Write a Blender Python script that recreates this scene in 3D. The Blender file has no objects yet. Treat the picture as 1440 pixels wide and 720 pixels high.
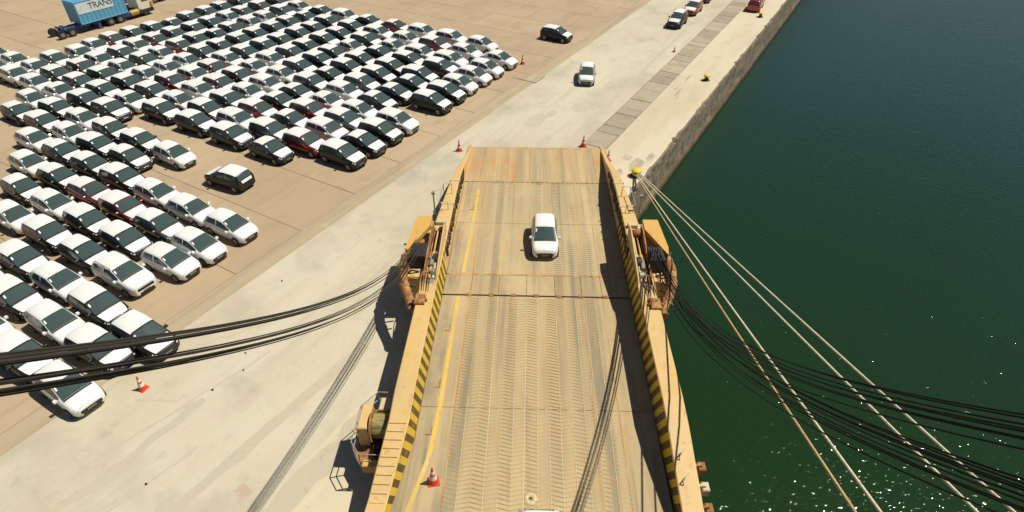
import bpy, math, random
from mathutils import Vector, Matrix
random.seed(11)
D = bpy.data
SC = bpy.context.scene
COL = SC.collection
rad = math.radians

# ------------------------------------------------------------------ camera
cam_d = D.cameras.new("camera"); cam = D.objects.new("camera", cam_d); COL.objects.link(cam)
cam.location = (0, 0, 24.5)
cam.rotation_euler = (rad(90 - 38.1), 0, 0)
cam_d.sensor_width = 36; cam_d.lens = 36 * 850 / 1440
cam_d.clip_start = 0.2; cam_d.clip_end = 6000
SC.camera = cam
# ------------------------------------------------------------------ sky and sun
SUN_DIR = Vector((.554, .12, 1.0))           # towards the sun: right of the camera, a little ahead of it
SUN_EL = 60.4
w = D.worlds.new("World"); SC.world = w; w.use_nodes = True
nt = w.node_tree
bg = nt.nodes["Background"]; bg.inputs[1].default_value = 0.05
sky = nt.nodes.new("ShaderNodeTexSky"); sky.sky_type = 'NISHITA'; sky.sun_disc = False
sky.sun_elevation = rad(SUN_EL); sky.sun_rotation = math.atan2(SUN_DIR.x, SUN_DIR.y)
sky.air_density = 0.75; sky.dust_density = 0.6
nt.links.new(sky.outputs[0], bg.inputs[0])
sd = D.lights.new("sun", 'SUN'); sun = D.objects.new("sun", sd); COL.objects.link(sun)
sd.energy = 5.0; sd.angle = rad(0.5); sd.color = (1.0, 0.93, 0.80)
sun.location = (60, 0, 110); sun.rotation_euler = SUN_DIR.to_track_quat('Z', 'Y').to_euler()
SC.view_settings.view_transform = 'Standard'; SC.view_settings.look = 'None'
SC.view_settings.exposure = 0.0; SC.view_settings.gamma = 1.0
SC.render.engine = 'CYCLES'
SC.cycles.max_bounces = 6; SC.cycles.diffuse_bounces = 2

# ------------------------------------------------------------------ quay frame: s runs along the quay, t away from the water
QA = rad(30.4); QS, QC = math.sin(QA), math.cos(QA)
QROT = math.pi / 2 - QA
def Q(s, t, z=0.0):
    return Vector((s * QS - t * QC, s * QC + t * QS, z))

# ------------------------------------------------------------------ materials
def rgb(c): return (c[0], c[1], c[2], 1.0)
def mat(name, base, rough=0.7, layers=(), bump=None, metal=0.0, coat=0.0, spec=0.5, rot=0.0, coords='pos', rnd=0.0):
    """layers: (scale xyz, colour, low, high, amount[, detail]) noise masks mixed over the base colour"""
    m = D.materials.new(name); m.use_nodes = True
    n = m.node_tree.nodes; l = m.node_tree.links
    b = n["Principled BSDF"]
    b.inputs["Base Color"].default_value = rgb(base); b.inputs["Roughness"].default_value = rough
    b.inputs["Metallic"].default_value = metal; b.inputs["Coat Weight"].default_value = coat
    b.inputs["Specular IOR Level"].default_value = spec
    m.diffuse_color = rgb(base)
    if not layers and not bump and not rnd: return m
    if coords == 'pos': src = n.new("ShaderNodeNewGeometry").outputs["Position"]
    else: src = n.new("ShaderNodeTexCoord").outputs["Object"]
    mp0 = n.new("ShaderNodeMapping"); mp0.inputs["Rotation"].default_value = (0, 0, rot)
    l.new(src, mp0.inputs[0])
    cur = None
    for i, L in enumerate(layers):
        sc, colr, lo, hi, amt = L[:5]
        mp = n.new("ShaderNodeMapping"); mp.inputs["Scale"].default_value = sc
        mp.inputs["Location"].default_value = (i * 7.3, i * 3.1, i * 1.7)
        l.new(mp0.outputs[0], mp.inputs[0])
        tx = n.new("ShaderNodeTexNoise"); tx.inputs["Scale"].default_value = 1.0
        tx.inputs["Detail"].default_value = L[5] if len(L) > 5 else 5.0
        tx.inputs["Roughness"].default_value = 0.6
        l.new(mp.outputs[0], tx.inputs["Vector"])
        mr = n.new("ShaderNodeMapRange"); mr.inputs[1].default_value = lo; mr.inputs[2].default_value = hi
        mr.inputs[3].default_value = 0; mr.inputs[4].default_value = amt
        l.new(tx.outputs[0], mr.inputs[0])
        mx = n.new("ShaderNodeMixRGB"); mx.inputs[1].default_value = rgb(base); mx.inputs[2].default_value = rgb(colr)
        if cur: l.new(cur, mx.inputs[1])
        l.new(mr.outputs[0], mx.inputs[0]); cur = mx.outputs[0]
    if rnd:
        oi = n.new("ShaderNodeObjectInfo")
        mr = n.new("ShaderNodeMapRange"); mr.inputs[3].default_value = 1 - rnd; mr.inputs[4].default_value = 1 + rnd
        l.new(oi.outputs["Random"], mr.inputs[0])
        hv = n.new("ShaderNodeHueSaturation"); hv.inputs["Color"].default_value = rgb(base)
        if cur: l.new(cur, hv.inputs["Color"])
        l.new(mr.outputs[0], hv.inputs["Value"]); cur = hv.outputs[0]
    if cur: l.new(cur, b.inputs["Base Color"])
    if bump:
        tx = n.new("ShaderNodeTexNoise"); tx.inputs["Scale"].default_value = bump[0]; tx.inputs["Detail"].default_value = 6
        l.new(mp0.outputs[0], tx.inputs["Vector"])
        bp = n.new("ShaderNodeBump"); bp.inputs["Strength"].default_value = bump[1]; bp.inputs["Distance"].default_value = bump[2]
        l.new(tx.outputs[0], bp.inputs["Height"]); l.new(bp.outputs[0], b.inputs["Normal"])
    return m

M = {}
M['lot'] = mat("lot_concrete", (.395, .298, .188), .85, [
    ((.05, .05, .05), (0.457, 0.357, 0.232), .42, .62, .7), ((.35, .35, .35), (0.299, 0.224, 0.137), .52, .75, .55),
    ((.12, 1.5, 1), (0.299, 0.228, 0.149), .52, .72, .4), ((3, 3, 3), (0.249, 0.183, 0.108), .62, .8, .4)], bump=(6, .25, .02), rot=-QROT, rnd=.045)
M['joint'] = mat("joint_dirt", (.25, .19, .12), .9)
M['apron'] = mat("apron_concrete", (.555, .508, .385), .85, [
    ((.04, .1, .1), (0.457, 0.403, 0.286), .42, .62, .75), ((.22, .22, .22), (0.39, 0.349, 0.257), .52, .68, .6),
    ((.07, 1.1, 1), (0.382, 0.34, 0.253), .54, .72, .5), ((.9, .9, .9), (0.34, 0.307, 0.237), .58, .76, .5),
    ((.15, .15, .15), (0.274, 0.266, 0.212), .59, .72, .5), ((1.7, 1.7, 1.7), (0.581, 0.515, 0.382), .58, .72, .5), ((5, 5, 5), (0.332, 0.29, 0.216), .60, .78, .5)], bump=(5, .25, .02), rot=-QROT)
M['cope'] = mat("cope_concrete", (.58, .515, .37), .85, [
    ((.06, .3, .3), (0.498, 0.415, 0.29), .45, .62, .7), ((.5, .5, .5), (0.415, 0.349, 0.249), .58, .76, .6),
    ((2.5, 2.5, 2.5), (0.332, 0.282, 0.207), .62, .8, .5)], bump=(4, .3, .03), rot=-QROT)
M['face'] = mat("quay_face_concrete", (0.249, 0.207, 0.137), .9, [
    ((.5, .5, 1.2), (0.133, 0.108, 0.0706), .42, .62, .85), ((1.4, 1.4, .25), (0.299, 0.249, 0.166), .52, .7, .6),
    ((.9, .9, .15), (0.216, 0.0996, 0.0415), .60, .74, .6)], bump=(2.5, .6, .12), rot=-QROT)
M['strip'] = mat("trench_slab_concrete", (0.365, 0.311, 0.228), .9, [
    ((.6, .6, .6), (0.249, 0.207, 0.149), .5, .7, .6), ((3, 3, 3), (0.207, 0.174, 0.124), .58, .78, .5)], bump=(5, .3, .03), rot=-QROT, rnd=.16)
M['stain'] = mat("stained_concrete", (.475, .43, .325), .9, [((.5, .5, .5), (0.498, 0.432, 0.315), .45, .62, .8), ((3, 3, 3), (0.332, 0.282, 0.207), .58, .75, .5)], rot=-QROT)
M['stain2'] = mat("dark_worn_concrete", (.38, .33, .24), .9, [((1.5, 1.5, 1.5), (.52, .45, .33), .42, .6, .9), ((5, 5, 5), (.25, .2, .14), .56, .7, .6)], rot=-QROT)
M['gutter'] = mat("gutter_concrete", (0.415, 0.332, 0.22), .9, [((.06, .8, 1), (0.299, 0.241, 0.158), .48, .68, .8), ((1, 1, 1), (0.498, 0.423, 0.299), .55, .75, .6)], bump=(5, .3, .03), rot=-QROT)
M['patch'] = mat("red_patch", (.47, .37, .28), .9, [((2, 2, 2), (0.498, 0.415, 0.315), .45, .6, .7)])
M['oil'] = mat("oil_mark", (.14, .13, .10), .8, [((1, 1, 1), (.3, .26, .19), .45, .65, .8)])
# ramp steel
CREAM = (.425, .33, .18)
M['deck'] = mat("ramp_deck_paint", CREAM, .7, [
    ((1.5, .015, 1), (.20, .178, .125), .47, .61, .85), ((.9, .05, 1), (0.39, 0.303, 0.174), .48, .62, .8), ((2.2, .10, 1), (0.523, 0.332, 0.124), .54, .70, .6),
    ((.35, .12, 1), (0.548, 0.423, 0.232), .50, .68, .7), ((1.6, .9, 1), (0.47, 0.22, 0.07), .58, .72, .5),
    ((5, 2, 5), (0.315, 0.224, 0.116), .60, .78, .45)], bump=(14, .2, .01), coords='obj')
M['deckr'] = mat("ramp_flap_paint", (0.475, 0.335, 0.155), .75, [
    ((1.5, .02, 1), (.27, .24, .17), .46, .60, .7),
    ((.5, .22, 1), (0.498, 0.224, 0.0622), .50, .68, .75), ((1.2, .12, 1), (0.365, 0.29, 0.183), .50, .66, .7),
    ((4, 3, 5), (0.282, 0.166, 0.0747), .60, .76, .5)], bump=(14, .3, .01), coords='obj')
M['rib'] = mat("ramp_rib_paint", (.585, .475, .27), .65, [((.8, .06, 1), (0.415, 0.324, 0.183), .46, .62, .7)], coords='obj')
M['seam'] = mat("rusty_seam", (.42, .20, .06), .85, [((2, .4, 2), (.60, .40, .17), .45, .6, .8)], coords='obj')
M['yel'] = mat("yellow_steel", (.63, .435, .185), .6, [
    ((.6, .6, .6), (.60, .40, .12), .45, .65, .6), ((.8, .25, .8), (.48, .36, .19), .52, .70, .6), ((2, 1, .4), (.42, .19, .05), .60, .74, .75), ((6, 6, 6), (.25, .15, .07), .61, .74, .65)], bump=(20, .15, .01), coords='obj')
M['orange'] = mat("ochre_steel", (.60, .36, .095), .6, [((1, 1, 1), (0.373, 0.166, 0.0415), .58, .74, .6)], coords='obj')
M['under'] = mat("dark_underframe", (.10, .08, .05), .9, [((2, 2, 2), (.2, .1, .04), .5, .7, .7)], coords='obj')
M['rust'] = mat("rusted_steel", (.30, .135, .045), .9, [((2.5, 2.5, 2.5), (.48, .28, .10), .47, .62, .85), ((5, 5, 5), (.055, .035, .022), .52, .68, .9)], bump=(9, .5, .03), coords='obj')
M['rack'] = mat("greasy_rack", (.05, .035, .02), .8, [((3, 3, 3), (.3, .2, .08), .5, .65, .8)], coords='obj')
M['beam'] = mat("algae_beam", (.09, .05, .025), .9, [((.6, .6, .6), (.2, .10, .045), .5, .65, .8), ((3, 3, 3), (.03, .03, .02), .55, .7, .7)])
M['black'] = mat("black_steel", (.022, .02, .02), .6, [((4, 4, 4), (.07, .05, .035), .55, .75, .7)], coords='obj')
M['cream'] = mat("cream_steel", (0.548, 0.465, 0.299), .6, [((3, 3, 1), (0.373, 0.207, 0.083), .58, .74, .7)], coords='obj')
M['grey'] = mat("grey_steel", (.33, .32, .28), .45, [((3, 3, 3), (.2, .13, .07), .56, .72, .7)], coords='obj', metal=.3)
M['linepaint'] = mat("worn_yellow_line", (.62, .43, .085), .7, [((1.5, .5, 1), (.62, .46, .2), .52, .62, .85), ((6, 3, 3), (.4, .25, .08), .56, .70, .7), ((.6, .25, 1), (.45, .34, .18), .52, .64, .5)], coords='obj')
M['rail'] = mat("rail_steel", (.30, .27, .21), .6)
M['wire'] = mat("greased_wire", (.016, .014, .011), .85, spec=.2)
M['wirel'] = mat("weathered_wire", (.045, .04, .033), .8, spec=.2)
M['rope'] = mat("mooring_rope_fibre", (.70, .64, .46), .9, [((9, 9, 9), (.42, .35, .22), .5, .6, .6)], coords='pos')
M['ropeo'] = mat("tan_rope_fibre", (.50, .36, .17), .9, [((9, 9, 9), (.36, .25, .12), .5, .6, .6)], coords='pos')
M['drum'] = mat("cable_drum", (.34, .28, .085), .7, [((1, 6, 6), (.08, .10, .05), .45, .6, .8), ((4, 4, 4), (.3, .18, .07), .55, .7, .6)], coords='obj')
# hazard stripes: flat paint, bands leaning along the ramp
def hazard(name):
    m = D.materials.new(name); m.use_nodes = True
    n = m.node_tree.nodes; l = m.node_tree.links; b = n["Principled BSDF"]
    tc = n.new("ShaderNodeTexCoord"); sp = n.new("ShaderNodeSeparateXYZ"); l.new(tc.outputs["Object"], sp.inputs[0])
    a = n.new("ShaderNodeMath"); a.operation = 'MULTIPLY_ADD'; a.inputs[1].default_value = .52
    l.new(sp.outputs[2], a.inputs[0]); l.new(sp.outputs[1], a.inputs[2])
    d = n.new("ShaderNodeMath"); d.operation = 'DIVIDE'; d.inputs[1].default_value = .70; l.new(a.outputs[0], d.inputs[0])
    fr = n.new("ShaderNodeMath"); fr.operation = 'FRACT'; l.new(d.outputs[0], fr.inputs[0])
    gt = n.new("ShaderNodeMath"); gt.operation = 'GREATER_THAN'; gt.inputs[1].default_value = .5; l.new(fr.outputs[0], gt.inputs[0])
    mx = n.new("ShaderNodeMixRGB"); mx.inputs[1].default_value = rgb((.68, .46, .025)); mx.inputs[2].default_value = rgb((.11, .07, .018))
    l.new(gt.outputs[0], mx.inputs[0])
    tx = n.new("ShaderNodeTexNoise"); tx.inputs["Scale"].default_value = 2.2; tx.inputs["Detail"].default_value = 6; l.new(tc.outputs["Object"], tx.inputs["Vector"])
    mr = n.new("ShaderNodeMapRange"); mr.inputs[1].default_value = .56; mr.inputs[2].default_value = .72; mr.inputs[4].default_value = .7; l.new(tx.outputs[0], mr.inputs[0])
    m2 = n.new("ShaderNodeMixRGB"); m2.inputs[2].default_value = rgb((.42, .24, .08)); l.new(mr.outputs[0], m2.inputs[0]); l.new(mx.outputs[0], m2.inputs[1])
    l.new(m2.outputs[0], b.inputs["Base Color"]); b.inputs["Roughness"].default_value = .7
    return m
M['hazard'] = hazard("hazard_stripes")
# cars
PAINT = {'w': mat("white_paint", (.78, .78, .76), .25, coat=.6), 'b': mat("black_paint", (.012, .013, .014), .38, coat=.12, spec=.35),
         'r': mat("dark_red_paint", (.20, .012, .018), .25, coat=.6), 'g': mat("dark_grey_paint", (.075, .08, .08), .28, coat=.6),
         's': mat("silver_paint", (.42, .43, .42), .3, metal=.3, coat=.5), 'x': mat("red_paint", (.34, .015, .02), .25, coat=.6)}
M['film'] = mat("white_film", (.76, .76, .74), .5)
M['glass'] = mat("car_glass", (.050, .078, .076), .12, spec=.8)
M['tyre'] = mat("tyre_rubber", (.018, .018, .018), .85)
M['rim'] = mat("wheel_alloy", (.26, .26, .25), .35, metal=.6)
M['trim'] = mat("black_trim", (.016, .016, .016), .5)
M['lamp'] = mat("headlight_glass", (.62, .63, .64), .12, spec=.9)
M['tail'] = mat("tail_light", (.42, .015, .012), .25)
M['paper'] = mat("white_paper", (.85, .85, .83), .7)
M['cone'] = mat("cone_orange", (.62, .055, .02), .55)
M['white'] = mat("white_band", (.72, .66, .62), .6)
M['cap'] = mat("yellow_paint", (.72, .50, .02), .5, [((5, 5, 5), (.4, .25, .05), .56, .7, .6)])
M['bollard'] = mat("bollard_iron", (.05, .045, .035), .7)
M['blue'] = mat("container_blue", (.095, .33, .52), .5, [((.8, .8, .3), (.14, .36, .50), .5, .7, .7), ((3, 3, .6), (.2, .2, .2), .66, .78, .5)])
M['dblue'] = mat("chassis_blue", (.025, .05, .17), .5)
M['cab'] = mat("cab_cream", (.72, .68, .55), .4)
M['band'] = mat("pale_band", (.62, .70, .70), .6, [((1.5, 1.5, 1.5), (.5, .57, .57), .45, .65, .7)])
M['ink'] = mat("dark_lettering", (.06, .07, .09), .6)
M['tank'] = mat("yellow_tank", (.36, .26, .05), .5)
# water
def water_mat():
    m = D.materials.new("harbour_water"); m.use_nodes = True
    n = m.node_tree.nodes; l = m.node_tree.links; b = n["Principled BSDF"]
    b.inputs["Roughness"].default_value = .045; b.inputs["IOR"].default_value = 1.33
    g = n.new("ShaderNodeNewGeometry")
    # green berth water, sky reflection painted in as teal farther along, ragged change between
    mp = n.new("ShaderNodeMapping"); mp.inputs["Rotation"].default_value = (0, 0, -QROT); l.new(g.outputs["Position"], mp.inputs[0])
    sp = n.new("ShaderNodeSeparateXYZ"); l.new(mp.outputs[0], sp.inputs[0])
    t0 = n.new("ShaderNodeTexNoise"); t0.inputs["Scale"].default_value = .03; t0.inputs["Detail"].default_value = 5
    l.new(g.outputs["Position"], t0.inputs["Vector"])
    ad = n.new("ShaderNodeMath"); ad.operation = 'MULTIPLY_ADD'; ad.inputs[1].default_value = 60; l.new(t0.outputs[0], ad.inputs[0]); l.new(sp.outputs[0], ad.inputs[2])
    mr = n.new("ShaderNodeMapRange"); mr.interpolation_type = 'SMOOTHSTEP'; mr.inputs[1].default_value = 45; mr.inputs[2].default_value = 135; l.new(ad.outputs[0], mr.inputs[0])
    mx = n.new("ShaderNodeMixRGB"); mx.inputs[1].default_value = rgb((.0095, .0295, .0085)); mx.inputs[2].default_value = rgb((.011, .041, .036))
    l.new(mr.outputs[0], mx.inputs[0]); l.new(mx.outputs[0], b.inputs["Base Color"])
    prev = None
    for sc, st, di, rz in ((.5, .16, .12, .4), (1.9, .25, .04, 1.0), (3.0, 1.0, .052, .2)):
        mp = n.new("ShaderNodeMapping"); mp.inputs["Rotation"].default_value = (0, 0, rz); mp.inputs["Scale"].default_value = (sc, sc * 1.7, sc)
        l.new(g.outputs["Position"], mp.inputs[0])
        tx = n.new("ShaderNodeTexNoise"); tx.inputs["Scale"].default_value = 1; tx.inputs["Detail"].default_value = 2
        l.new(mp.outputs[0], tx.inputs["Vector"])
        bp = n.new("ShaderNodeBump"); bp.inputs["Strength"].default_value = st; bp.inputs["Distance"].default_value = di
        if sc > 3:          # sparse steep wavelets that catch the sun
            mq = n.new("ShaderNodeMapRange"); mq.inputs[1].default_value = .55; mq.inputs[2].default_value = .85; l.new(tx.outputs[0], mq.inputs[0]); l.new(mq.outputs[0], bp.inputs["Height"])
        else: l.new(tx.outputs[0], bp.inputs["Height"])
        if prev: l.new(prev, bp.inputs["Normal"])
        prev = bp.outputs[0]
    l.new(prev, b.inputs["Normal"])
    return m
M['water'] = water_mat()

# ------------------------------------------------------------------ mesh helpers
class MB:
    def __init__(s): s.v = []; s.f = []; s.mi = []; s.sm = []
    def add(s, vs, fs, mi=0, smooth=False):
        o = len(s.v); s.v += [tuple(v) for v in vs]
        for f in fs: s.f.append([o + i for i in f]); s.mi.append(mi); s.sm.append(smooth)
    def box(s, x0, x1, y0, y1, z0, z1, mi=0, M4=None):
        vs = [Vector((x, y, z)) for z in (z0, z1) for y in (y0, y1) for x in (x0, x1)]
        if M4 is not None: vs = [M4 @ v for v in vs]
        s.add(vs, [(0, 2, 3, 1), (4, 5, 7, 6), (0, 1, 5, 4), (2, 6, 7, 3), (0, 4, 6, 2), (1, 3, 7, 5)], mi)
    def bbox(s, x0, x1, y0, y1, z0, z1, b=.02, mi=0, M4=None):
        """box with chamfered top edges"""
        b = min(b, (x1 - x0) * .45, (y1 - y0) * .45, (z1 - z0) * .9)
        vs = []
        for z, k in ((z0, 0), (z1 - b, 0), (z1, b)):
            vs += [Vector((x0 + k, y0 + k, z)), Vector((x1 - k, y0 + k, z)), Vector((x1 - k, y1 - k, z)), Vector((x0 + k, y1 - k, z))]
        if M4 is not None: vs = [M4 @ v for v in vs]
        fs = [(3, 2, 1, 0), (8, 9, 10, 11)]
        for r in (0, 4):
            for i in range(4): j = (i + 1) % 4; fs.append((r + i, r + j, r + 4 + j, r + 4 + i))
        s.add(vs, fs, mi)
    def tube(s, pts, r, n=6, mi=0, caps=True, smooth=True):
        pts = [Vector(p) for p in pts]; rs = r if isinstance(r, (list, tuple)) else [r] * len(pts)
        rings = []
        for i, p in enumerate(pts):
            d = (pts[min(i + 1, len(pts) - 1)] - pts[max(i - 1, 0)]).normalized()
            a = d.cross(Vector((0, 0, 1)));
            if a.length < 1e-3: a = Vector((1, 0, 0))
            a.normalize(); c = a.cross(d)
            rings.append([p + (a * math.cos(2 * math.pi * k / n) + c * math.sin(2 * math.pi * k / n)) * rs[i] for k in range(n)])
        vs = [v for R in rings for v in R]; fs = []
        for i in range(len(pts) - 1):
            for k in range(n): k2 = (k + 1) % n; fs.append((i * n + k, i * n + k2, (i + 1) * n + k2, (i + 1) * n + k))
        s.add(vs, fs, mi, smooth)
        if caps: s.add(rings[0], [tuple(range(n))][::1], mi); s.add(rings[-1], [tuple(range(n - 1, -1, -1))], mi)
    def cyl(s, a, b, r, n=14, mi=0): s.tube([a, b], r, n, mi)
    def lathe(s, prof, n=14, mi=0, origin=(0, 0, 0), smooth=True):
        ox, oy, oz = origin; vs = []; fs = []
        for r, z in prof:
            for k in range(n): a = 2 * math.pi * k / n; vs.append((ox + r * math.cos(a), oy + r * math.sin(a), oz + z))
        for i in range(len(prof) - 1):
            for k in range(n): k2 = (k + 1) % n; fs.append((i * n + k, i * n + k2, (i + 1) * n + k2, (i + 1) * n + k))
        s.add(vs, fs, mi, smooth)
        s.add(vs[-n:], [tuple(range(n))], mi)
    def prism(s, poly, axis, a0, a1, mi=0):
        """poly in the plane perpendicular to axis ('x': (y,z); 'y': (x,z); 'z': (x,y))"""
        def P(p, a): return {'x': (a, p[0], p[1]), 'y': (p[0], a, p[1]), 'z': (p[0], p[1], a)}[axis]
        n = len(poly); vs = [P(p, a0) for p in poly] + [P(p, a1) for p in poly]
        fs = [tuple(range(n - 1, -1, -1)), tuple(range(n, 2 * n))] + [(i, (i + 1) % n, n + (i + 1) % n, n + i) for i in range(n)]
        s.add(vs, fs, mi)
    def mesh(s, name, mats, recalc=True):
        me = D.meshes.new(name); me.from_pydata(s.v, [], s.f)
        for m in (mats if isinstance(mats, (list, tuple)) else [mats]): me.materials.append(m)
        me.polygons.foreach_set("material_index", s.mi); me.polygons.foreach_set("use_smooth", s.sm)
        if recalc:
            import bmesh
            bm = bmesh.new(); bm.from_mesh(me); bmesh.ops.recalc_face_normals(bm, faces=bm.faces); bm.to_mesh(me); bm.free()
        me.update(); return me
    def build(s, name, mats, parent=None, loc=(0, 0, 0), rz=0.0, recalc=True):
        return link(name, s.mesh(name, mats, recalc), parent, loc, rz)
def link(name, me, parent=None, loc=(0, 0, 0), rz=0.0):
    o = D.objects.new(name, me); COL.objects.link(o); o.location = loc; o.rotation_euler = (0, 0, rz)
    if parent: o.parent = parent
    return o
def tag(o, label=None, cat=None, group=None, kind=None):
    if label: o['label'] = label
    if cat: o['category'] = cat
    if group: o['group'] = group
    if kind: o['kind'] = kind
    return o
def thing(name, label, cat, loc=(0, 0, 0), rz=0.0, group=None):
    o = link(name, None, None, loc, rz); o.empty_display_size = .3
    return tag(o, label, cat, group)

# ------------------------------------------------------------------ setting (built in quay coordinates x=s, y=t)
EDGE, STR0, STR1, LOT0, LOT1 = 11.86, 16.3, 18.5, 28.6, 29.9
WATER = -3.8
m = MB(); m.add([(-1500, 12.4, -.16), (2500, 12.4, -.16), (2500, 2500, -.16), (-1500, 2500, -.16)], [(0, 1, 2, 3)])
tag(m.build("ground", M['joint'], rz=QROT), kind='structure')
def sheet(name, s0, s1, t0, t1, z, mk, drop=.14):
    m = MB(); m.bbox(s0, s1, t0, t1, z - drop, z, .012); return tag(m.build(name, M[mk], rz=QROT), kind='structure')
apron = sheet("apron", -120, 420, STR1, LOT0, 0, 'apron')
gut = sheet("gutter_band", -120, 420, LOT0 + .02, LOT1, -.004, 'gutter')
lot = sheet("car_lot", -120, 420, LOT1 + .02, 420, -.03, 'joint', .1)
# concrete slabs of the lot, proud of the joint bed; far fields beyond them are joined
sl_me = {}
def vis(s, t, pad=60):
    p = Q(s, t); d = 24.5; zc = p.y * math.cos(rad(38.1)) + d * math.sin(rad(38.1))
    if zc < 2: return False
    u = 720 + 850 * p.x / zc; v = 360 + 850 * (d * math.cos(rad(38.1)) - p.y * math.sin(rad(38.1))) / zc
    return -pad < u < 1440 + pad and -pad < v < 720 + pad
GS, GT = 5.5, 5.0
far = MB(); nsl = 0
for i in range(-8, 34):
    for j in range(0, 24):
        s0, t0 = i * GS, LOT1 + .02 + j * GT
        near = any(vis(s0 + a * GS, t0 + b * GT) for a in (0, 1) for b in (0, 1))
        if near and nsl < 290:
            if 'slab' not in sl_me:
                mb = MB(); mb.bbox(.02, GS - .02, .02, GT - .02, -.05, 0, .015); sl_me['slab'] = mb.mesh("slab", M['lot'])
            o = link("slab", sl_me['slab'], lot, (s0, t0, random.uniform(-.004, .004))); nsl += 1
        else: far.bbox(s0 + .02, s0 + GS - .02, t0 + .02, t0 + GT - .02, -.05, 0, .015)
o = far.build("slab_field", M['lot'], lot); o['kind'] = 'stuff'
# trench strip with loose cover slabs
strip = sheet("trench_strip", 33, 420, STR0 + .02, STR1 - .02, -.05, 'joint', .08)
sheet("apron", -120, 32.98, STR0, STR1 - .001, 0, 'apron')
random.seed(4)
s = 33.0; rest = MB(); k = 0
while s < 130:
    L = random.choice((1.5, 1.9, 2.3, 2.8))
    a, b = STR0 + .05, STR1 - .05
    if s < 100 and vis(s, 17.4):
        mb = MB(); mb.bbox(0, L - .06, 0, b - a - random.uniform(0, .06), -.06, 0, .02)
        o = mb.build("cover_slab", M['strip'], strip, (s, a + random.uniform(0, .04), random.uniform(-.012, .004))); o.rotation_euler[2] = random.uniform(-.012, .012)
        o.rotation_euler[0] = random.uniform(-.008, .008); k += 1
    else: rest.bbox(s, s + L - .05, a, b, -.06, 0, .02)
    s += L
o = rest.build("cover_slab_run", M['strip'], strip); o['kind'] = 'stuff'
# quay wall: cope with a chipped edge, battered face
random.seed(9)
m = MB(); prof = []
N = 1100; S0 = -60.0; dS = .45
def wob(i, k, amp): return amp * (math.sin(i * .37 * k) + math.sin(i * 1.13 * k + 2) * .6 + random.uniform(-.8, .8)) / 2.4
rows_ = []
for i in range(N):
    s = S0 + i * dS
    ch = max(0, wob(i, 1.0, .16)); ch += .22 if random.random() < .04 else 0
    notch = .05 if i % 13 == 0 else 0
    rows_.append([(s, STR0, 0), (s, EDGE + .35, 0), (s, EDGE + .14 + ch, -.01), (s, EDGE + .02 + ch * .7, -.14 - ch), (s, EDGE + notch + wob(i, .7, .06), -.55), (s, EDGE + notch + wob(i, .5, .09), -1.6),
                  (s, EDGE + notch + wob(i, .6, .10), -2.7), (s, EDGE - .05 + wob(i, .8, .07), -3.4), (s, EDGE - .08, -5.5)])
vs = [p for r in rows_ for p in r]; K = len(rows_[0])
fa = [(i * K + j, i * K + j + 1, (i + 1) * K + j + 1, (i + 1) * K + j) for i in range(N - 1) for j in range(K - 1)]
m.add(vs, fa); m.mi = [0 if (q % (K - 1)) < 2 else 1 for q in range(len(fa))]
quay = tag(m.build("quay_wall", [M['cope'], M['face']], rz=QROT), kind='structure')
mb = MB()
mb.box(-60, 435, EDGE - .20, EDGE - .02, WATER + .15, WATER + .5)
mb.build("waterline_beam", M['beam'], quay)
# water
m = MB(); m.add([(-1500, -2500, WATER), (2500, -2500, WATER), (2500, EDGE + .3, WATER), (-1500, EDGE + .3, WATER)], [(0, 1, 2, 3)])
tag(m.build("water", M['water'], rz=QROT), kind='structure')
# flat marks on the apron
def ribbon(name, mk, pts, wd, z=.004, parent=None):
    m = MB(); vs = []
    for i, (a, b) in enumerate(pts):
        c = Vector((pts[min(i + 1, len(pts) - 1)][0] - pts[max(i - 1, 0)][0], pts[min(i + 1, len(pts) - 1)][1] - pts[max(i - 1, 0)][1])).normalized()
        ww = wd * random.uniform(.75, 1.25) / 2
        vs += [(a - c[1] * ww, b + c[0] * ww, z), (a + c[1] * ww, b - c[0] * ww, z)]
    m.add(vs, [(2 * i, 2 * i + 1, 2 * i + 3, 2 * i + 2) for i in range(len(pts) - 1)])
    o = m.build(name, M[mk], parent, rz=0 if parent else QROT); return o
random.seed(3)
def run(s0, t0, s1, t1, n=24, j=.06): return [(s0 + (s1 - s0) * i / n, t0 + (t1 - t0) * i / n + random.uniform(-j, j)) for i in range(n + 1)]
ribbon("tyre_band", 'stain', run(-6, 19.9, 16, 18.75), .62, .004, apron)
ribbon("tyre_band", 'stain', run(24, 19.3, 78, 20.3, 40), .5, .004, apron)
ribbon("dirt_band", 'stain', run(-4, 15.9, 17, 15.3, 30, .14), 1.1, .004, apron)
ribbon("dirt_band", 'stain', run(-8, 24.3, 9, 23.2, 24, .2), .5, .004, apron)
ribbon("crack", 'oil', run(53.3, 31.3, 53.2, 28.4, 9, .12), .22, .006, gut).location.z = .002
ribbon("crack", 'oil', [(53.2, 28.45), (54.2, 28.4), (55.4, 28.45)], .16, .006, apron)
for (a, b, c, d_) in ((4, 24.6, 13, 22.9), (10, 27.5, 14.5, 24.8), (-2, 22.4, 7, 21.2), (30, 22, 41, 20.5), (7.2, 26.2, 8.3, 24.2)):
    ribbon("crack", 'stain', run(a, b, c, d_, 14, .12), .10, .004, apron)
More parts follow.
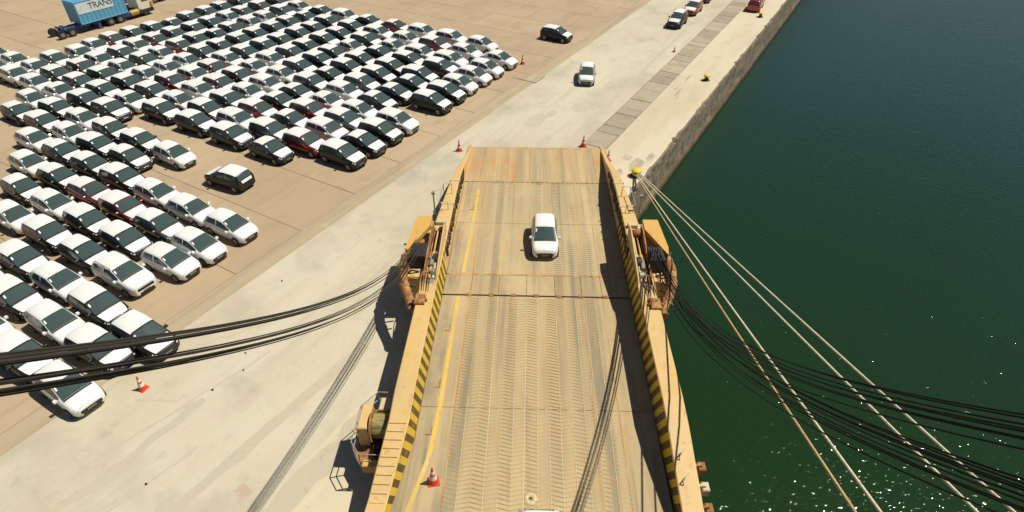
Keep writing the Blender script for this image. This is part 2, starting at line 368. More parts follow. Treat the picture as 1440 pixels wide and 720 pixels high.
def blot(mk, s0, t0, a, b, z, parent, seed):
    R = random.Random(seed); n = 26; m = MB(); vs = [(s0, t0, z)]
    k = [R.uniform(.6, 1.25) for _ in range(n)]
    for i in range(n):
        rr = (k[i] + k[i - 1] + k[(i + 1) % n]) / 3; an = 2 * math.pi * i / n
        vs.append((s0 + a * rr * math.cos(an), t0 + b * rr * math.sin(an), z))
    m.add(vs, [(0, 1 + i, 1 + (i + 1) % n) for i in range(n)]); m.build("worn_patch", M[mk], parent)
for q, (a, b, c, d_) in enumerate(((45.5, 24.2, 1.7, .8), (47.6, 23.6, .9, .5), (50.2, 22.0, 1.2, .7), (42.2, 21.6, 1.5, .5), (52.3, 21.0, .7, .35), (11.5, 15.0, 1.6, .5), (8.3, 15.9, 1.9, .35))):
    blot('stain', a, b, c, d_, .003, apron, q)
for q, (a, b, c, d_) in enumerate(((58.4, 14.9, 1.2, .16), (59.2, 15.4, .7, .14), (57.0, 14.6, .6, .12), (62.4, 15.2, 1.0, .12), (42.3, 13.2, 1.3, .5), (40.2, 13.9, 1.0, .4), (44.2, 12.6, .8, .3))):
    blot('stain2', a, b, c, d_, .004, quay, q + 30)
m = MB(); m.add([(6.25, 17.2, .004), (6.75, 17.15, .004), (6.85, 17.85, .004), (6.35, 17.9, .004)], [(0, 1, 2, 3)]);
m.build("repair_patch", M['patch'], apron)
m = MB(); m.bbox(42.8, 43.6, 13.9, 14.65, -.02, .012, .01); m.build("inspection_cover", M['patch'], quay)
# small dark fixings dotted over the apron
for (a, b) in ((9.6, 23.4), (11.3, 23.1), (12.2, 24.0), (17.5, 26.9), (4.6, 21.5)):
    mb = MB(); r_ = random.uniform(.035, .06); mb.lathe([(r_ * 1.2, 0), (r_, .05), (r_ * .4, .09)], 7); mb.build("anchor_stub", M['bollard'], apron, (a, b, 0))
# ------------------------------------------------------------------ stern ramp (x across, y towards the quay tip, z up)
RA = math.asin(.03); RX0 = .61
ramp = thing("stern_ramp", "long cream yellow stern ramp with hazard striped side walls reaching onto the quay", "ramp", (RX0, 0, 0), -RA)
def RW(x, y, z): return Vector((RX0 + x * math.cos(RA) + y * math.sin(RA), -x * math.sin(RA) + y * math.cos(RA), z))
SL = .042; FY = 39.6; TY = 46.0
def zd(y): return .55 + SL * (FY - y) if y < FY else .55 - (y - FY) * (.55 - .14) / (TY - FY)
def lin(y, pts):
    for (a, b), (c, d) in zip(pts, pts[1:]):
        if y <= c: return b + (d - b) * max(0, (y - a)) / (c - a)
    return pts[-1][1]
HW = [(2, .4), (9, .45), (12, .7), (16.6, 1.85), (29.5, 1.95), (34, 1.9), (37, 1.75), (39.6, 1.3), (42, .7), (45.2, .15)]
def plate(x0, x1, y0, y1, name, mk, th=.07, gap=.012):
    m = MB(); g = gap; n = max(1, int((y1 - y0) / 2)); vs = []; fs = []
    for y in (y0 + g, y1 - g):
        for dz in (-th, 0):
            vs += [(x0 + g, y, zd(y) + dz), (x1 - g, y, zd(y) + dz)]
    m.add(vs, [(2, 3, 7, 6), (0, 4, 5, 1), (0, 1, 3, 2), (4, 6, 7, 5), (0, 2, 6, 4), (1, 5, 7, 3)])
    return m.build(name, M[mk], ramp)
XS = [-5.42, -3.82, -2.2, -.55, 1.1, 2.65, 3.82, 5.42]
for y0, y1 in ((2, 9.5), (9.5, 17.8), (17.8, 26.0), (26.12, 28.0), (28.06, 33.8), (33.8, FY - .03)):
    for a, b in zip(XS, XS[1:]): plate(a, b, y0, y1, "deck_plate", 'deck')
m = MB()
for a in (0, 1):
    m.box(-5.3, 5.3, 2, FY, -.45, -.09) if False else None
vs = []
for y in (2, 20, FY, TY - .4):
    d = .5 if y < FY - 1 else (.3 if y < TY - 1 else .08)
    vs += [(-5.3, y, zd(y) - d), (5.3, y, zd(y) - d), (5.3, y, zd(y) - .075), (-5.3, y, zd(y) - .075)]
m.add(vs, [(4 * i + k, 4 * i + (k + 1) % 4, 4 * i + 4 + (k + 1) % 4, 4 * i + 4 + k) for i in range(3) for k in range(4)] + [(3, 2, 1, 0), (12, 13, 14, 15)])
m.build("underframe", M['under'], ramp)
# flap fingers
fx = [-5.5 + 11.5 * i / 9 - .05 for i in range(10)]
for a, b in zip(fx, fx[1:]): plate(a, b, FY + .05, TY + random.uniform(-.05, .05), "flap_finger", 'deckr', .06, .008)
m = MB()
for i in range(28): x = -5.1 + i * .378; m.cyl((x, FY, zd(FY) - .005), (x + .25, FY, zd(FY) - .005), .045, 8)
m.build("flap_hinge", M['seam'], ramp)
m = MB(); vs = []
for y in (2, 9, 12.5, 15.8):
    x = lin(y, [(2, -7.0), (9, -6.2), (12.5, -5.82), (15.8, -5.44)]) + .005
    vs += [(x, y, zd(y) - .03), (-5.41, y, zd(y) - .03), (-5.41, y, zd(y) - .2), (x, y, zd(y) - .2)]
m.add(vs, [(4 * i + k, 4 * i + (k + 1) % 4, 4 * i + 4 + (k + 1) % 4, 4 * i + 4 + k) for i in range(3) for k in range(4)]); m.build("deck_plate", M['deck'], ramp)
# welded seams and rust runs between the deck plates
for x, (y0, y1) in [(x, yy) for x in XS[1:-1] for yy in ((2, 26.0), (28.06, FY - .1))]:
    m = MB()
    for n in (1,):
        for i in range(n):
            ya, yb = y0 + (y1 - y0) * i / n, y0 + (y1 - y0) * (i + 1) / n
            m.box(x - .022, x + .022, ya, yb, -.01, .012, 0, Matrix(((1, 0, 0, 0), (0, 1, 0, 0), (0, -SL, 1, .55 + SL * FY), (0, 0, 0, 1))))
    m.build("weld_seam", M['seam'] if x in (XS[1], XS[-2], XS[5]) else M['rib'], ramp)
SH = Matrix(((1, 0, 0, 0), (0, 1, 0, 0), (0, -SL, 1, .55 + SL * FY), (0, 0, 0, 1)))
# chevron anti-slip bars welded over the deck
m = MB(); nb = 14; bw = 7.7 / nb
for c in range(nb):
    x0 = -3.82 + c * bw + .03; x1 = x0 + bw - .06; sg = 1 if c % 2 else -1
    y = 2.2
    while y < TY - .35:
        if not (25.8 < y < 28.2 or FY - .25 < y < FY + .25):
            h = .042 if y < 28 else .022; wd = .034; dy = sg * .06
            vs = []
            for (x, yy) in ((x0, y - dy), (x1, y + dy)):
                z = zd(yy)
                vs += [(x, yy - wd, z), (x, yy, z + h), (x, yy + wd, z)]
            m.add(vs, [(0, 1, 4, 3), (1, 2, 5, 4)])
        y += .21
o = m.build("antislip_bars", M['rib'], ramp, recalc=False); o['kind'] = 'stuff'
for c in range(1, nb):
    x = -3.82 + c * bw
    if min(abs(x - q) for q in XS) < .12: continue
    m = MB(); m.box(x - .014, x + .014, 2, 25.9, -.005, .016, 0, SH); m.build("column_weld", M['rib'], ramp)
# hinge knuckles across the mid joint
for x in (-3.9, -2.6, -1.3, 0.0, 1.3, 2.6, 4.0):
    m = MB(); m.bbox(x - .14, x + .14, 25.95, 26.2, zd(26) - .02, zd(26) + .05, .02); m.cyl((x - .18, 26.06, zd(26) + .035), (x + .18, 26.06, zd(26) + .035), .04, 8); m.build("hinge_knuckle", M['rust'], ramp)
for x0, x1 in ((-5.3, 3.3), (3.4, 5.3)):
    m = MB(); m.box(x0, x1, 27.97, 28.09, -.01, .014, 0, SH); m.build("cross_seam", M['seam'], ramp)
# worn yellow walkway line
m = MB(); pts = [(-5.35, 8), (-5.2, 12.2), (-4.65, 15.0), (-4.52, 18), (-4.5, 25.9)]; p2 = [(-4.42, 28.2), (-4.3, 33), (-4.25, 38.5)]
for P_ in (pts, p2):
    vs = []
    for x, y in P_: vs += [(x - .1, y, zd(y) + .004), (x + .1, y, zd(y) + .004)]
    m.add(vs, [(2 * i, 2 * i + 1, 2 * i + 3, 2 * i + 2) for i in range(len(P_) - 1)])
m.build("walkway_line", M['linepaint'], ramp)
for (x, y) in ((-4.72, 16.2), (-4.7, 19.0), (-4.66, 23.0), (-4.4, 35.5)):      # small lifting brackets in the deck margin
    m = MB(); m.box(x - .25, x, y - .02, y + .02, -.005, .03, 0, SH); m.box(x - .02, x + .02, y, y + .5, -.005, .03, 0, SH); m.build("deck_bracket", M['rust'], ramp)
m = MB(); z = zd(13.2); m.lathe([(.26, .012), (.24, .03), (.12, .03), (.10, .012)], 18, 0, (-.25, 13.2, z)); m.build("lashing_socket", M['rib'], ramp)
m = MB(); m.lathe([(.085, .013), (.08, .014)], 12, 0, (-.25, 13.2, z)); m.build("socket_hole", M['under'], ramp)
# side walls
def xin(y, sd):
    if sd < 0: return lin(y, [(2, -7.0), (9, -6.2), (12.5, -5.82), (15.8, -5.44), (45.2, -5.44)])
    return lin(y, [(2, 5.75), (17, 5.44), (45.2, 5.44)])
def xout(y, sd):
    if sd < 0: return lin(y, [(2, -7.7), (9, -6.95), (12.5, -6.6), (15.8, -6.33), (31, -6.35), (37, -6.0), (45.2, -5.62)])
    return lin(y, [(2, 6.5), (17, 6.36), (31, 6.36), (37, 6.05), (45.2, 5.66)])
YS = [2, 5, 9, 12.5, 14.2, 15.8, 17.2, 19, 22, 25, 28, 29.5, 31, 33, 35, 37, FY, 42, 44, 45.2]
walls = {}
for sd in (-1, 1):
    m = MB(); vs = []
    for y in YS:
        b = zd(y) - (.75 if y < 37 else .3 if y < 41 else .05); t = zd(y) + lin(y, HW)
        vs += [(xin(y, sd), y, b), (xout(y, sd), y, b), (xout(y, sd), y, t - .04), (xout(y, sd) - sd * .04, y, t), (xin(y, sd) + sd * .04, y, t), (xin(y, sd), y, t - .04)]
    n = len(YS)
    m.add(vs, [(6 * i + k, 6 * i + (k + 1) % 6, 6 * i + 6 + (k + 1) % 6, 6 * i + 6 + k) for i in range(n - 1) for k in range(6)] + [tuple(range(5, -1, -1)), tuple(range(6 * n - 6, 6 * n))])
    wl = m.build("side_wall", M['yel'], ramp); walls[sd] = wl
    # painted hazard panel a few mm proud of the inner face
    m = MB(); vs = []; ys = [y for y in YS if (y <= 28 if sd < 0 else y <= 33)]
    for y in ys:
        x = xin(y, sd) - sd * .008; z0 = zd(y) + .04; z1 = zd(y) + lin(y, HW) - .03
        vs += [(x, y, z0), (x, y, z1)]
    m.add(vs, [(2 * i, 2 * i + 1, 2 * i + 3, 2 * i + 2) for i in range(len(ys) - 1)])
    m.build("hazard_panel", M['hazard'], wl)
    # stiffener collars on the top of the wall, rack teeth on the inner edge
    for y in (29.0, 33.2, 36.6):
        m = MB(); t = zd(y) + lin(y, HW); a, b = sorted((xin(y, sd), xout(y, sd)))
        m.bbox(a - .05, b + .05, y - .09, y + .09, t - .3, t + .05, .02); m.build("collar", M['cream'], wl)
    m = MB()
    for i in range(36):
        y = 28.4 + i * .31; t = zd(y) + lin(y, HW) * .93 - random.uniform(0, .12); x = xin(y, sd)
        a, b = sorted((x - sd * random.uniform(.06, .13), x + sd * .01)); m.bbox(a, b, y, y + random.uniform(.12, .22), t - random.uniform(.4, .9) * lin(y, HW) / 1.95, t, .03)
    o = m.build("rack_teeth", M['seam'] if False else M['rack'], wl); o['kind'] = 'stuff'
    # tapering end shoe
    m = MB(); x = (xin(44, sd) + xout(44, sd)) / 2
    m.prism([(44.6, .02), (46.5, .02), (46.45, .08), (44.6, .42)], 'x', x - .09, x + .09); m.build("end_shoe", M['orange'], wl)
# tread bars on the sloping start of the left wall
for i in range(16):
    y = 10.2 + i * .36; a, b = xout(y, -1) + .08, xin(y, -1) - .08; t = zd(y) + lin(y, HW)
    m = MB(); m.bbox(a, b, y - .035, y + .035, t - .02, t + .045, .015); m.build("tread_bar", M['yel'], walls[-1])
# hoist gear on each side
for sd in (-1, 1):
    X = lambda d: sd * (5.9 + d)                     # d grows outwards
    def Y(y): return 30.4 + (y - 31.9) * 1.13
    def bx(m, d0, d1, y0, y1, z0, z1, b=.03): a, c = sorted((X(d0), X(d1))); m.bbox(a, c, Y(y0), Y(y1), z0, z1, b)
    g = link("hoist_gear", None, ramp)
    B = zd(27.5) + 1.95
    m = MB(); bx(m, .45, 1.35, 27.6, 32.0, .5, B - .15); m.build("hoist_bed", M['yel'], g)
    m = MB(); yz = [(Y(29.2), B - .6), (Y(31.9), B - .6), (Y(31.9), B + .75), (Y(31.3), B + .85), (Y(29.2), B + .05)]
    m.prism([(X(.5), Y(31.9)), (X(1.40), Y(31.9)), (X(1.62), Y(29.0)), (X(1.45), Y(28.9)), (X(.5), Y(31.0))], 'z', B + .35, B + .62); m.build("hoist_housing", M['orange'], g)
    m = MB(); m.prism([(X(.52), Y(31.85)), (X(1.38), Y(31.85)), (X(1.50), Y(29.1)), (X(.52), Y(29.1))], 'z', B - .6, B - .1); m.build("housing_base", M['yel'], g)
    m = MB(); m.prism([(X(1.30), Y(31.8)), (X(1.36), Y(31.8)), (X(1.52), Y(29.1)), (X(1.46), Y(29.1))], 'z', B - .1, B + .35); m.build("housing_side", M['yel'], g)
    m = MB(); bx(m, -.28, .3, 25.5, 27.3, B - .03, B + .06); m.build("channel_plate", M['cream'], g)
    m = MB(); bx(m, .35, 1.2, 28.3, 29.4, B - .3, B + .7); m.build("counterweight", M['black'], g)
    for d0 in (-.42, .28):
        m = MB(); yz = [(Y(26.9), B - .05), (Y(31.3), B - .05), (Y(31.3), B + .75), (Y(30.6), B + .85), (Y(27.4), B + .3)]
        a, c = sorted((X(d0), X(d0 + .07))); m.prism(yz, 'x', a, c); m.build("cheek_plate", M['yel'] if d0 < 0 else M['rust'], g)
    for d0, mk, r_ in ((-.2, 'cream', .085), (.02, 'orange', .10), (.2, 'rust', .06)):
        m = MB(); m.cyl((X(d0), Y(27.2), B + .12), (X(d0), Y(29.2), B + .22), r_, 10); m.cyl((X(d0), Y(29.2), B + .22), (X(d0), Y(31.1), B + .34), r_ * .55, 10); m.build("hydraulic_cylinder", M[mk], g)
    for y, r_ in ((31.0, .30), (28.6, .34), (27.6, .22)):
        m = MB(); m.tube([(X(-.30), Y(y), B + .22), (X(-.05), Y(y), B + .22)], r_, 16); m.tube([(X(-.4), Y(y), B + .22), (X(.3), Y(y), B + .22)], .06, 8); m.build("sheave", M['black'] if y > 28 else M['grey'], g)
    m = MB(); bx(m, -.30, .25, 26.9, 28.2, B - .02, B + .10); bx(m, -.12, .1, 28.0, 28.7, B - .02, B + .42); m.build("valve_block", M['grey'], g)
    m = MB(); bx(m, -.05, .5, 25.3, 26.0, B - .12, B + .28); m.cyl((X(-.15), Y(25.6), B + .2), (X(.65), Y(25.6), B + .2), .09, 8); m.build("anchor_block", M['rust'], g)
    for k in range(5):
        m = MB(); d0 = -.1 + .13 * k; m.tube([(X(d0), Y(28.3), B + .12), (X(d0 + .03), Y(27.2), B + .22), (X(d0 + random.uniform(-.05, .05)), Y(26.0), B + .05)], .028, 6); m.build("hose", M['black'] if k % 2 else M['rust'], g)
    # fat curved fender pipe bulging out beyond the bed
    m = MB(); pts = []; rr = []
    for i in range(17):
        k = i / 16; pts.append((X(.95 + .75 * math.sin(math.pi * min(1, k * 1.08)) - .25 * k), 28.6 - 5.6 * k, B + .15 - .75 * abs(k - .3))); rr.append(.34 - .12 * k + random.uniform(-.05, .05))
    m.tube(pts, rr, 12); m.build("curved_fender", M['rust'], g)
    for k in range(7):
        m = MB(); y = 27.8 - k * .62; m.tube([(X(.7), y, B - .1), (X(1.1), y - .1, B + .22 - .05 * k), (X(1.5 - .03 * k), y - .15, B - .1 - .05 * k)], .055, 6); m.build("fender_strap", M['black'] if k % 2 else M['rust'], g)
    m = MB(); bx(m, -.34, .27, 27.4, 31.2, B - .04, B + .03); m.build("gear_shade_plate", M['black'], g)  # black plate added as the dark shade between the cheek plates
    # rails and a post by the tower
    m = MB()
    for y in (32.4, 34.6):
        m.tube([(X(.35), y, B - .8), (X(.35), y, B + .35), (X(-.2), y, B + .35), (X(-.2), y, B - .8)], .028, 6)
    m.tube([(X(.35), 32.4, B + .35), (X(.35), 34.6, B + .35)], .028, 6); m.build("guard_rail", M['rail'], g)
    m = MB(); m.tube([(X(.75), 32.8, B - .9), (X(.75), 32.8, B + .75)], .05, 8); m.bbox(X(.75) - .1, X(.75) + .1, 32.7, 32.9, B + .7, B + .85, .02); m.build("post", M['grey'], g)
    m = MB(); bx(m, .45, .9, 32.1, 33.2, B - 1.3, B - .75); bx(m, -.3, .3, 32.0, 32.3, B - .6, B + .1); m.build("junction_box", M['cream'], g)
# fittings low on the right wall
g = walls[1]
for y in (14.2, 13.4, 12.6):
    m = MB(); t = zd(y) + lin(y, HW); m.tube([(6.36, y, t - .1), (6.6, y, t - .05), (6.75, y - .1, t - .3)], .07, 8); m.bbox(6.5, 6.8, y - .2, y + .2, t - .5, t - .1, .04); m.build("wall_clamp", M['rust'] if y != 13.4 else M['cream'], g)
for y in (14.6, 13.6):
    m = MB(); t = zd(y) + lin(y, HW); m.tube([(5.75, y - .25, t - .02), (5.72, y - .2, t + .16), (5.9, y, t + .2), (6.05, y + .15, t + .16), (6.0, y + .2, t - .02)], .03, 6); m.build("lifting_loop", M['cream'], g)
m = MB(); m.lathe([(.16, 0), (.16, .5), (.3, .55), (.3, .75), (.12, .85)], 12, 0, (6.0, 29.2, zd(29.2) + 1.85)); m.build("wall_bollard", M['rust'], g)
# winch platform on the left side
wp = link("winch_platform", None, ramp)
px0, px1, py0, py1, pz = -7.95, -6.22, 14.6, 17.9, 1.25
m = MB(); m.prism([(px0 + .45, py0), (px1 + .2, py0), (px1 + .05, py1), (px0 + .6, py1), (px0, py1 - .8), (px0, py0 + .6)], 'z', pz - .12, pz); m.build("platform_floor", M['rust'], wp)
m = MB(); m.bbox(px0 + .45, px1 + .15, py0 - .02, py0 + .32, pz - .28, pz + .22, .03); m.build("platform_sill", M['orange'], wp)
m = MB(); m.cyl((px1 - .98, 16.25, pz + .78), (px1 - .12, 16.25, pz + .78), .56, 22)
m.build("cable_drum", M['drum'], wp)
for x in (px1 - 1.04, px1 - .1):
    m = MB(); m.cyl((x - .035, 16.25, pz + .78), (x + .035, 16.25, pz + .78), .72, 22); m.build("drum_flange", M['rust'], wp)
m = MB(); m.bbox(px1 - 1.62, px1 - 1.16, 15.75, 17.1, pz, pz + 1.25, .05); m.build("winch_cabinet", M['yel'], wp)
m = MB(); m.bbox(px1 - .95, px1 - .05, 17.0, 17.7, pz, pz + .95, .04); m.build("motor_cover", M['cream'], wp)
m = MB(); m.bbox(px1 - .9, px1 - .2, 15.2, 15.6, pz, pz + .35, .04); m.cyl((px1 - .9, 15.4, pz + .42), (px1 + .05, 15.4, pz + .42), .1, 10); m.build("brake_unit", M['black'], wp)
path = [(px1 + .2, py1), (px0 + .6, py1), (px0, py1 - .8), (px0, py0 + .6), (px0 + .45, py0), (px1 + .1, py0)]
for h in (.55, 1.05):
    m = MB()
    for a, b in zip(path, path[1:]): m.tube([(a[0], a[1], pz + h), (b[0], b[1], pz + h)], .026, 6)
    m.build("platform_rail", M['rail'], wp)
for (x, y) in path + [((px0 + px1) / 2 + .3, py1), (px0, (py0 + py1) / 2), ((px0 + px1) / 2, py0)]:
    m = MB(); m.tube([(x, y, pz - .05), (x, y, pz + 1.07)], .028, 6); m.build("rail_post", M['rail'], wp)
m = MB()
for y in (15.2, 17.3): m.prism([(px0 + .4, pz - .12), (px1 + .25, pz - .12), (px1 + .25, pz - .7)], 'y', y - .05, y + .05)
m.build("platform_bracket", M['rust'], wp)

# ------------------------------------------------------------------ hoist wires, mooring ropes
def sag(a, b, drop, n=28):
    a, b = Vector(a), Vector(b); out = []
    for i in range(n + 1):
        k = i / n; p = a.lerp(b, k); p.z -= drop * 4 * k * (1 - k); out.append(p)
    return out
random.seed(8)
GROUPS = [
    ((-5.3, 27.4, 4.2), (-4.17, -3, 26.91), 2.12, 8, .12, .05, "thin dark hoist wire in the upper bundle sagging left of the ramp", "upper hoist wires left of the ramp"),
    ((-5.35, 27.0, 3.7), (-4.29, -3, 26.9), 2.35, 8, .17, .07, "thin dark hoist wire in the lower bundle sagging left of the ramp", "lower hoist wires left of the ramp"),
    ((8.0, 26.93, 3.7), (6.19, -3, 26.97), 3.96, 8, .20, .20, "thin dark hoist wire in the upper bundle over the water", "upper hoist wires right of the ramp"),
    ((8.06, 27.68, 3.53), (5.76, -3, 25.22), 3.78, 9, .22, .20, "thin dark hoist wire in the lower bundle over the water", "lower hoist wires right of the ramp")]
for a, b, dr, n_, sa, sb, lab, grp in GROUPS:
    sx = .30 if a[0] > 0 else .17
    for k in range(n_):
        q = 2 * k / (n_ - 1) - 1; ox = (-.9, .55, -.3, 1.0, -.65, .2, .8, -.45, .05)[k]
        aa = Vector(a) + Vector((ox * sx, q * sa * .6, q * sa + random.uniform(-.04, .04)))
        bb = Vector(b) + Vector((q * sb + ox * sx * .6, 0, q * sb + random.uniform(-.03, .03)))
        m = MB(); m.tube(sag(aa, bb, dr + random.uniform(-.04, .04), 40)[:38], .016 if a[0] > 0 else .0125, 5, caps=False)
        tag(m.build("hoist_wire", M['wire' if a[0] > 0 else 'wirel']), lab, "wire", grp)
bp = Q(40.77, 12.55)
ends = [((12.71, 8.0, 10.0), 'rope', "pale mooring rope from the near bollard, uppermost of the four over the water"),
        ((11.78, 8.0, 10.0), 'rope', "pale mooring rope from the near bollard, second from the top of four"),
        ((9.34, 8.0, 10.0), 'rope', "pale mooring rope from the near bollard, third from the top of four"),
        ((8.7, 8.0, 10.0), 'ropeo', "tan mooring rope from the near bollard, lowest of the four")]
for i, (e, mk, lab) in enumerate(ends):
    a = bp + Vector((.12 * (1 - i / 1.5), -.15, .42 - .06 * i)); e = Vector(e); e2 = a + (e - a) * 1.12
    m = MB(); m.tube(sag(a, e2, .06 + .02 * i, 20), .04, 7); tag(m.build("mooring_rope", M[mk]), lab, "rope", "mooring ropes to the near bollard")
# ------------------------------------------------------------------ bollards and cones
def bollard(p, label, big=False):
    b = thing("bollard", label, "bollard", p, random.uniform(0, 3), "bollards on the quay edge")
    k = 1.15 if big else .9
    m = MB(); m.lathe([(.42 * k, 0), (.42 * k, .05), (.24 * k, .09), (.2 * k, .34), (.26 * k, .40)], 14); m.build("post", M['bollard'], b)
    m = MB(); m.lathe([(.26 * k, .40), (.36 * k, .43), (.38 * k, .50), (.30 * k, .58), (.12 * k, .62)], 16); m.build("cap", M['cap'], b)
    return b
bollard(Q(40.77, 12.55), "yellow capped mooring bollard beside the ramp with the white ropes tied round it", True)
bollard(Q(62.83, 13.37), "small yellow mooring bollard in the middle of the bare quay edge")
bollard(Q(87.83, 13.41), "small yellow mooring bollard in front of the bright red car")
rp = thing("rope_coil", "loop of pale mooring rope wound round the near bollard", "rope", Q(40.77, 12.55))
m = MB()
for k in range(3): m.tube([((.27 + .02 * k) * math.cos(a * .3), (.27 + .02 * k) * math.sin(a * .3), .14 + .07 * k) for a in range(22)], .035, 6)
m.build("coil", M['rope'], rp)
cone_me = {}
def cone(p, label, k=1.0, rz=0, tilt=0):
    if not cone_me:
        m = MB(); m.bbox(-.24, .24, -.24, .24, 0, .05, .02); cone_me['base'] = m.mesh("base", M['cone'])
        m = MB(); m.lathe([(.225, .05), (.17, .28), (.165, .29)], 16); m.lathe([(.118, .48), (.10, .60), (.095, .61)], 16); m.lathe([(.06, .76), (.035, .97), (.02, .99)], 16); cone_me['body'] = m.mesh("body", M['cone'])
        m = MB(); m.lathe([(.167, .285), (.122, .485)], 16); m.lathe([(.097, .605), (.062, .765)], 16); cone_me['band'] = m.mesh("white_band", M['white'])
    c = thing("traffic_cone", label, "traffic cone", p, rz, "orange traffic cones")
    c.scale = (k, k, k); c.rotation_euler[1] = tilt
    link("base", cone_me['base'], c); link("body", cone_me['body'], c); link("white_band", cone_me['band'], c)
    return c
random.seed(2)
cone((-4.44, 45.65, 0), "orange cone with white bands at the left corner of the ramp tip", 1.0, .3)
cone(Q(43.15, 18.25), "orange cone with white bands at the ramp tip beside the slab strip", 1.05, .1)
cone(Q(41.9, 15.43), "orange cone with white bands outside the right wall near the ramp tip", .95, .5)
cone(Q(57.18, 32.18), "orange cone standing by the front corner of the big block of cars", 1.05, .8)
cone(Q(69.33, 18.99), "small far orange cone alone at the edge of the slab strip", .7, .2)
cone(Q(7.85, 26.55), "faded orange cone on the apron in front of the two wire crossed cars", .95, 1.2)
c = cone(RW(-4.28, 13.85, 0), "orange cone with white bands on the ramp deck beside the yellow line", 1.0, .2)
c.location.z = zd(13.85) + .006

# ------------------------------------------------------------------ cars
def car_meshes(kind):
    if kind == 'suv':
        ST = [(2.0, .62, .28, .72, .50, .82), (1.92, .76, .24, .80, .62, .92), (1.62, .84, .24, .90, .70, 1.0), (1.02, .88, .24, 1.0, .74, 1.10), (.16, .885, .24, 1.02, .63, 1.58),
              (-.5, .885, .24, 1.06, .69, 1.66), (-1.3, .88, .24, 1.08, .68, 1.63), (-1.62, .87, .24, 1.09, .67, 1.56), (-1.92, .84, .26, 1.06, .66, 1.12), (-2.0, .74, .30, .92, .60, .98)]
    elif kind == 'sedan':
        ST = [(1.98, .56, .22, .58, .45, .66), (1.88, .72, .19, .65, .60, .74), (1.62, .81, .19, .72, .66, .83), (1.06, .85, .19, .85, .75, .96), (.08, .85, .19, .89, .65, 1.41),
              (-.45, .85, .19, .91, .655, 1.46), (-1.0, .845, .19, .93, .645, 1.42), (-1.12, .845, .19, .94, .64, 1.385), (-1.62, .83, .20, .95, .66, 1.03), (-1.98, .73, .24, .86, .60, .96)]
    elif kind == 'compact':
        ST = [(1.88, .54, .24, .56, .42, .64), (1.80, .71, .20, .64, .58, .735), (1.59, .80, .20, .74, .66, .84), (1.07, .84, .20, .86, .735, .97), (.10, .845, .20, .90, .60, 1.44),
              (-.48, .845, .20, .92, .605, 1.49), (-1.2, .84, .20, .95, .595, 1.46), (-1.52, .825, .20, .96, .58, 1.375), (-1.81, .785, .22, .94, .62, 1.0), (-1.90, .70, .26, .83, .57, .87)]
    else:
        ST = [(1.88, .56, .24, .60, .46, .68), (1.79, .73, .20, .68, .62, .78), (1.55, .81, .20, .79, .69, .88), (1.03, .845, .20, .91, .755, 1.0), (.20, .85, .20, .95, .66, 1.48),
              (-.45, .85, .20, .97, .67, 1.54), (-1.25, .845, .20, .99, .66, 1.515), (-1.62, .83, .20, 1.0, .64, 1.43), (-1.84, .79, .22, .98, .66, 1.02), (-1.90, .72, .26, .86, .60, .90)]
    def ring(st):
        x, w_, zl, zs, wr, zr = st; tall = zr - zs > .25
        return [(0, zl), (.8 * w_, zl), (w_ * .985, zl + .12), (w_, (zl + .12 + zs) / 2), (w_ * .975, zs), (wr, zr - (.055 if tall else .025)), (wr * .78, zr), (0, zr + .018)]
    RG = [ring(s_) for s_ in ST]
    def P(su, rv):
        sg = 1
        if rv < 0: rv, sg = -rv, -1
        i = min(int(su), len(ST) - 2); a = su - i; j = min(int(rv), 6); b = rv - j
        def L(p, q, k): return tuple(p[n_] + (q[n_] - p[n_]) * k for n_ in range(2))
        p = L(L(RG[i][j], RG[i][j + 1], b), L(RG[i + 1][j], RG[i + 1][j + 1], b), a)
        return Vector((ST[i][0] + (ST[i + 1][0] - ST[i][0]) * a, sg * p[0], p[1]))
    def patch(m, sus, rvs, off, mi=0, smooth=True):
        vs = []
        for su in sus:
            for rv in rvs:
                e = .02; sg = 1 if rv >= 0 else -1
                r1 = sg * min(abs(rv), 6.97)
                p = P(su, rv); du = P(min(su + e, 8.98), r1) - P(max(su - e, 0.02), r1); dv = P(su, r1 + e) - P(su, r1 - e)
                nn = du.cross(dv).normalized()
                c = Vector((p.x * .5, 0, .6))
                if nn.dot(p - c) < 0: nn = -nn
                vs.append(p + nn * off)
        w2 = len(rvs)
        m.add(vs, [(i * w2 + j, i * w2 + j + 1, (i + 1) * w2 + j + 1, (i + 1) * w2 + j) for i in range(len(sus) - 1) for j in range(w2 - 1)], mi, smooth)
    def full(lo): return [lo, 5.6 if lo < 5.6 else lo + .2, 6, 7 - 1e-3] + [-(7 - 1e-3), -6, -(5.6 if lo < 5.6 else lo + .2), -lo]
    out = {}
    # body shell
    m = MB(); vs = []; n = 14
    for i in range(len(ST)):
        x = ST[i][0]
        r_ = RG[i]; ringp = [(x, p[0], p[1]) for p in r_] + [(x, -p[0], p[1]) for p in r_[-2:0:-1]]
        vs += ringp
    fs = [(i * n + k, i * n + (k + 1) % n, (i + 1) * n + (k + 1) % n, (i + 1) * n + k) for i in range(len(ST) - 1) for k in range(n)]
    m.add(vs, fs, 0, True); m.add(vs[:n], [tuple(range(n))]); m.add(vs[-n:], [tuple(range(n - 1, -1, -1))])
    ax = 1.23; wr_ = .30 if kind != 'suv' else .33; W_ = ST[5][1]
    for x in (ax, -ax):          # dark wheel arches a few mm proud of the flank
        for sg in (1, -1):
            pts = [(x + (wr_ + .055) * math.cos(a), sg * (W_ * (.995 if x < 0 or kind == 'suv' else .985) + .008), wr_ + (wr_ + .055) * math.sin(a)) for a in [math.pi * q / 10 for q in range(11)]]
            m.add(pts, [tuple(range(11)) if sg < 0 else tuple(range(10, -1, -1))], 1)
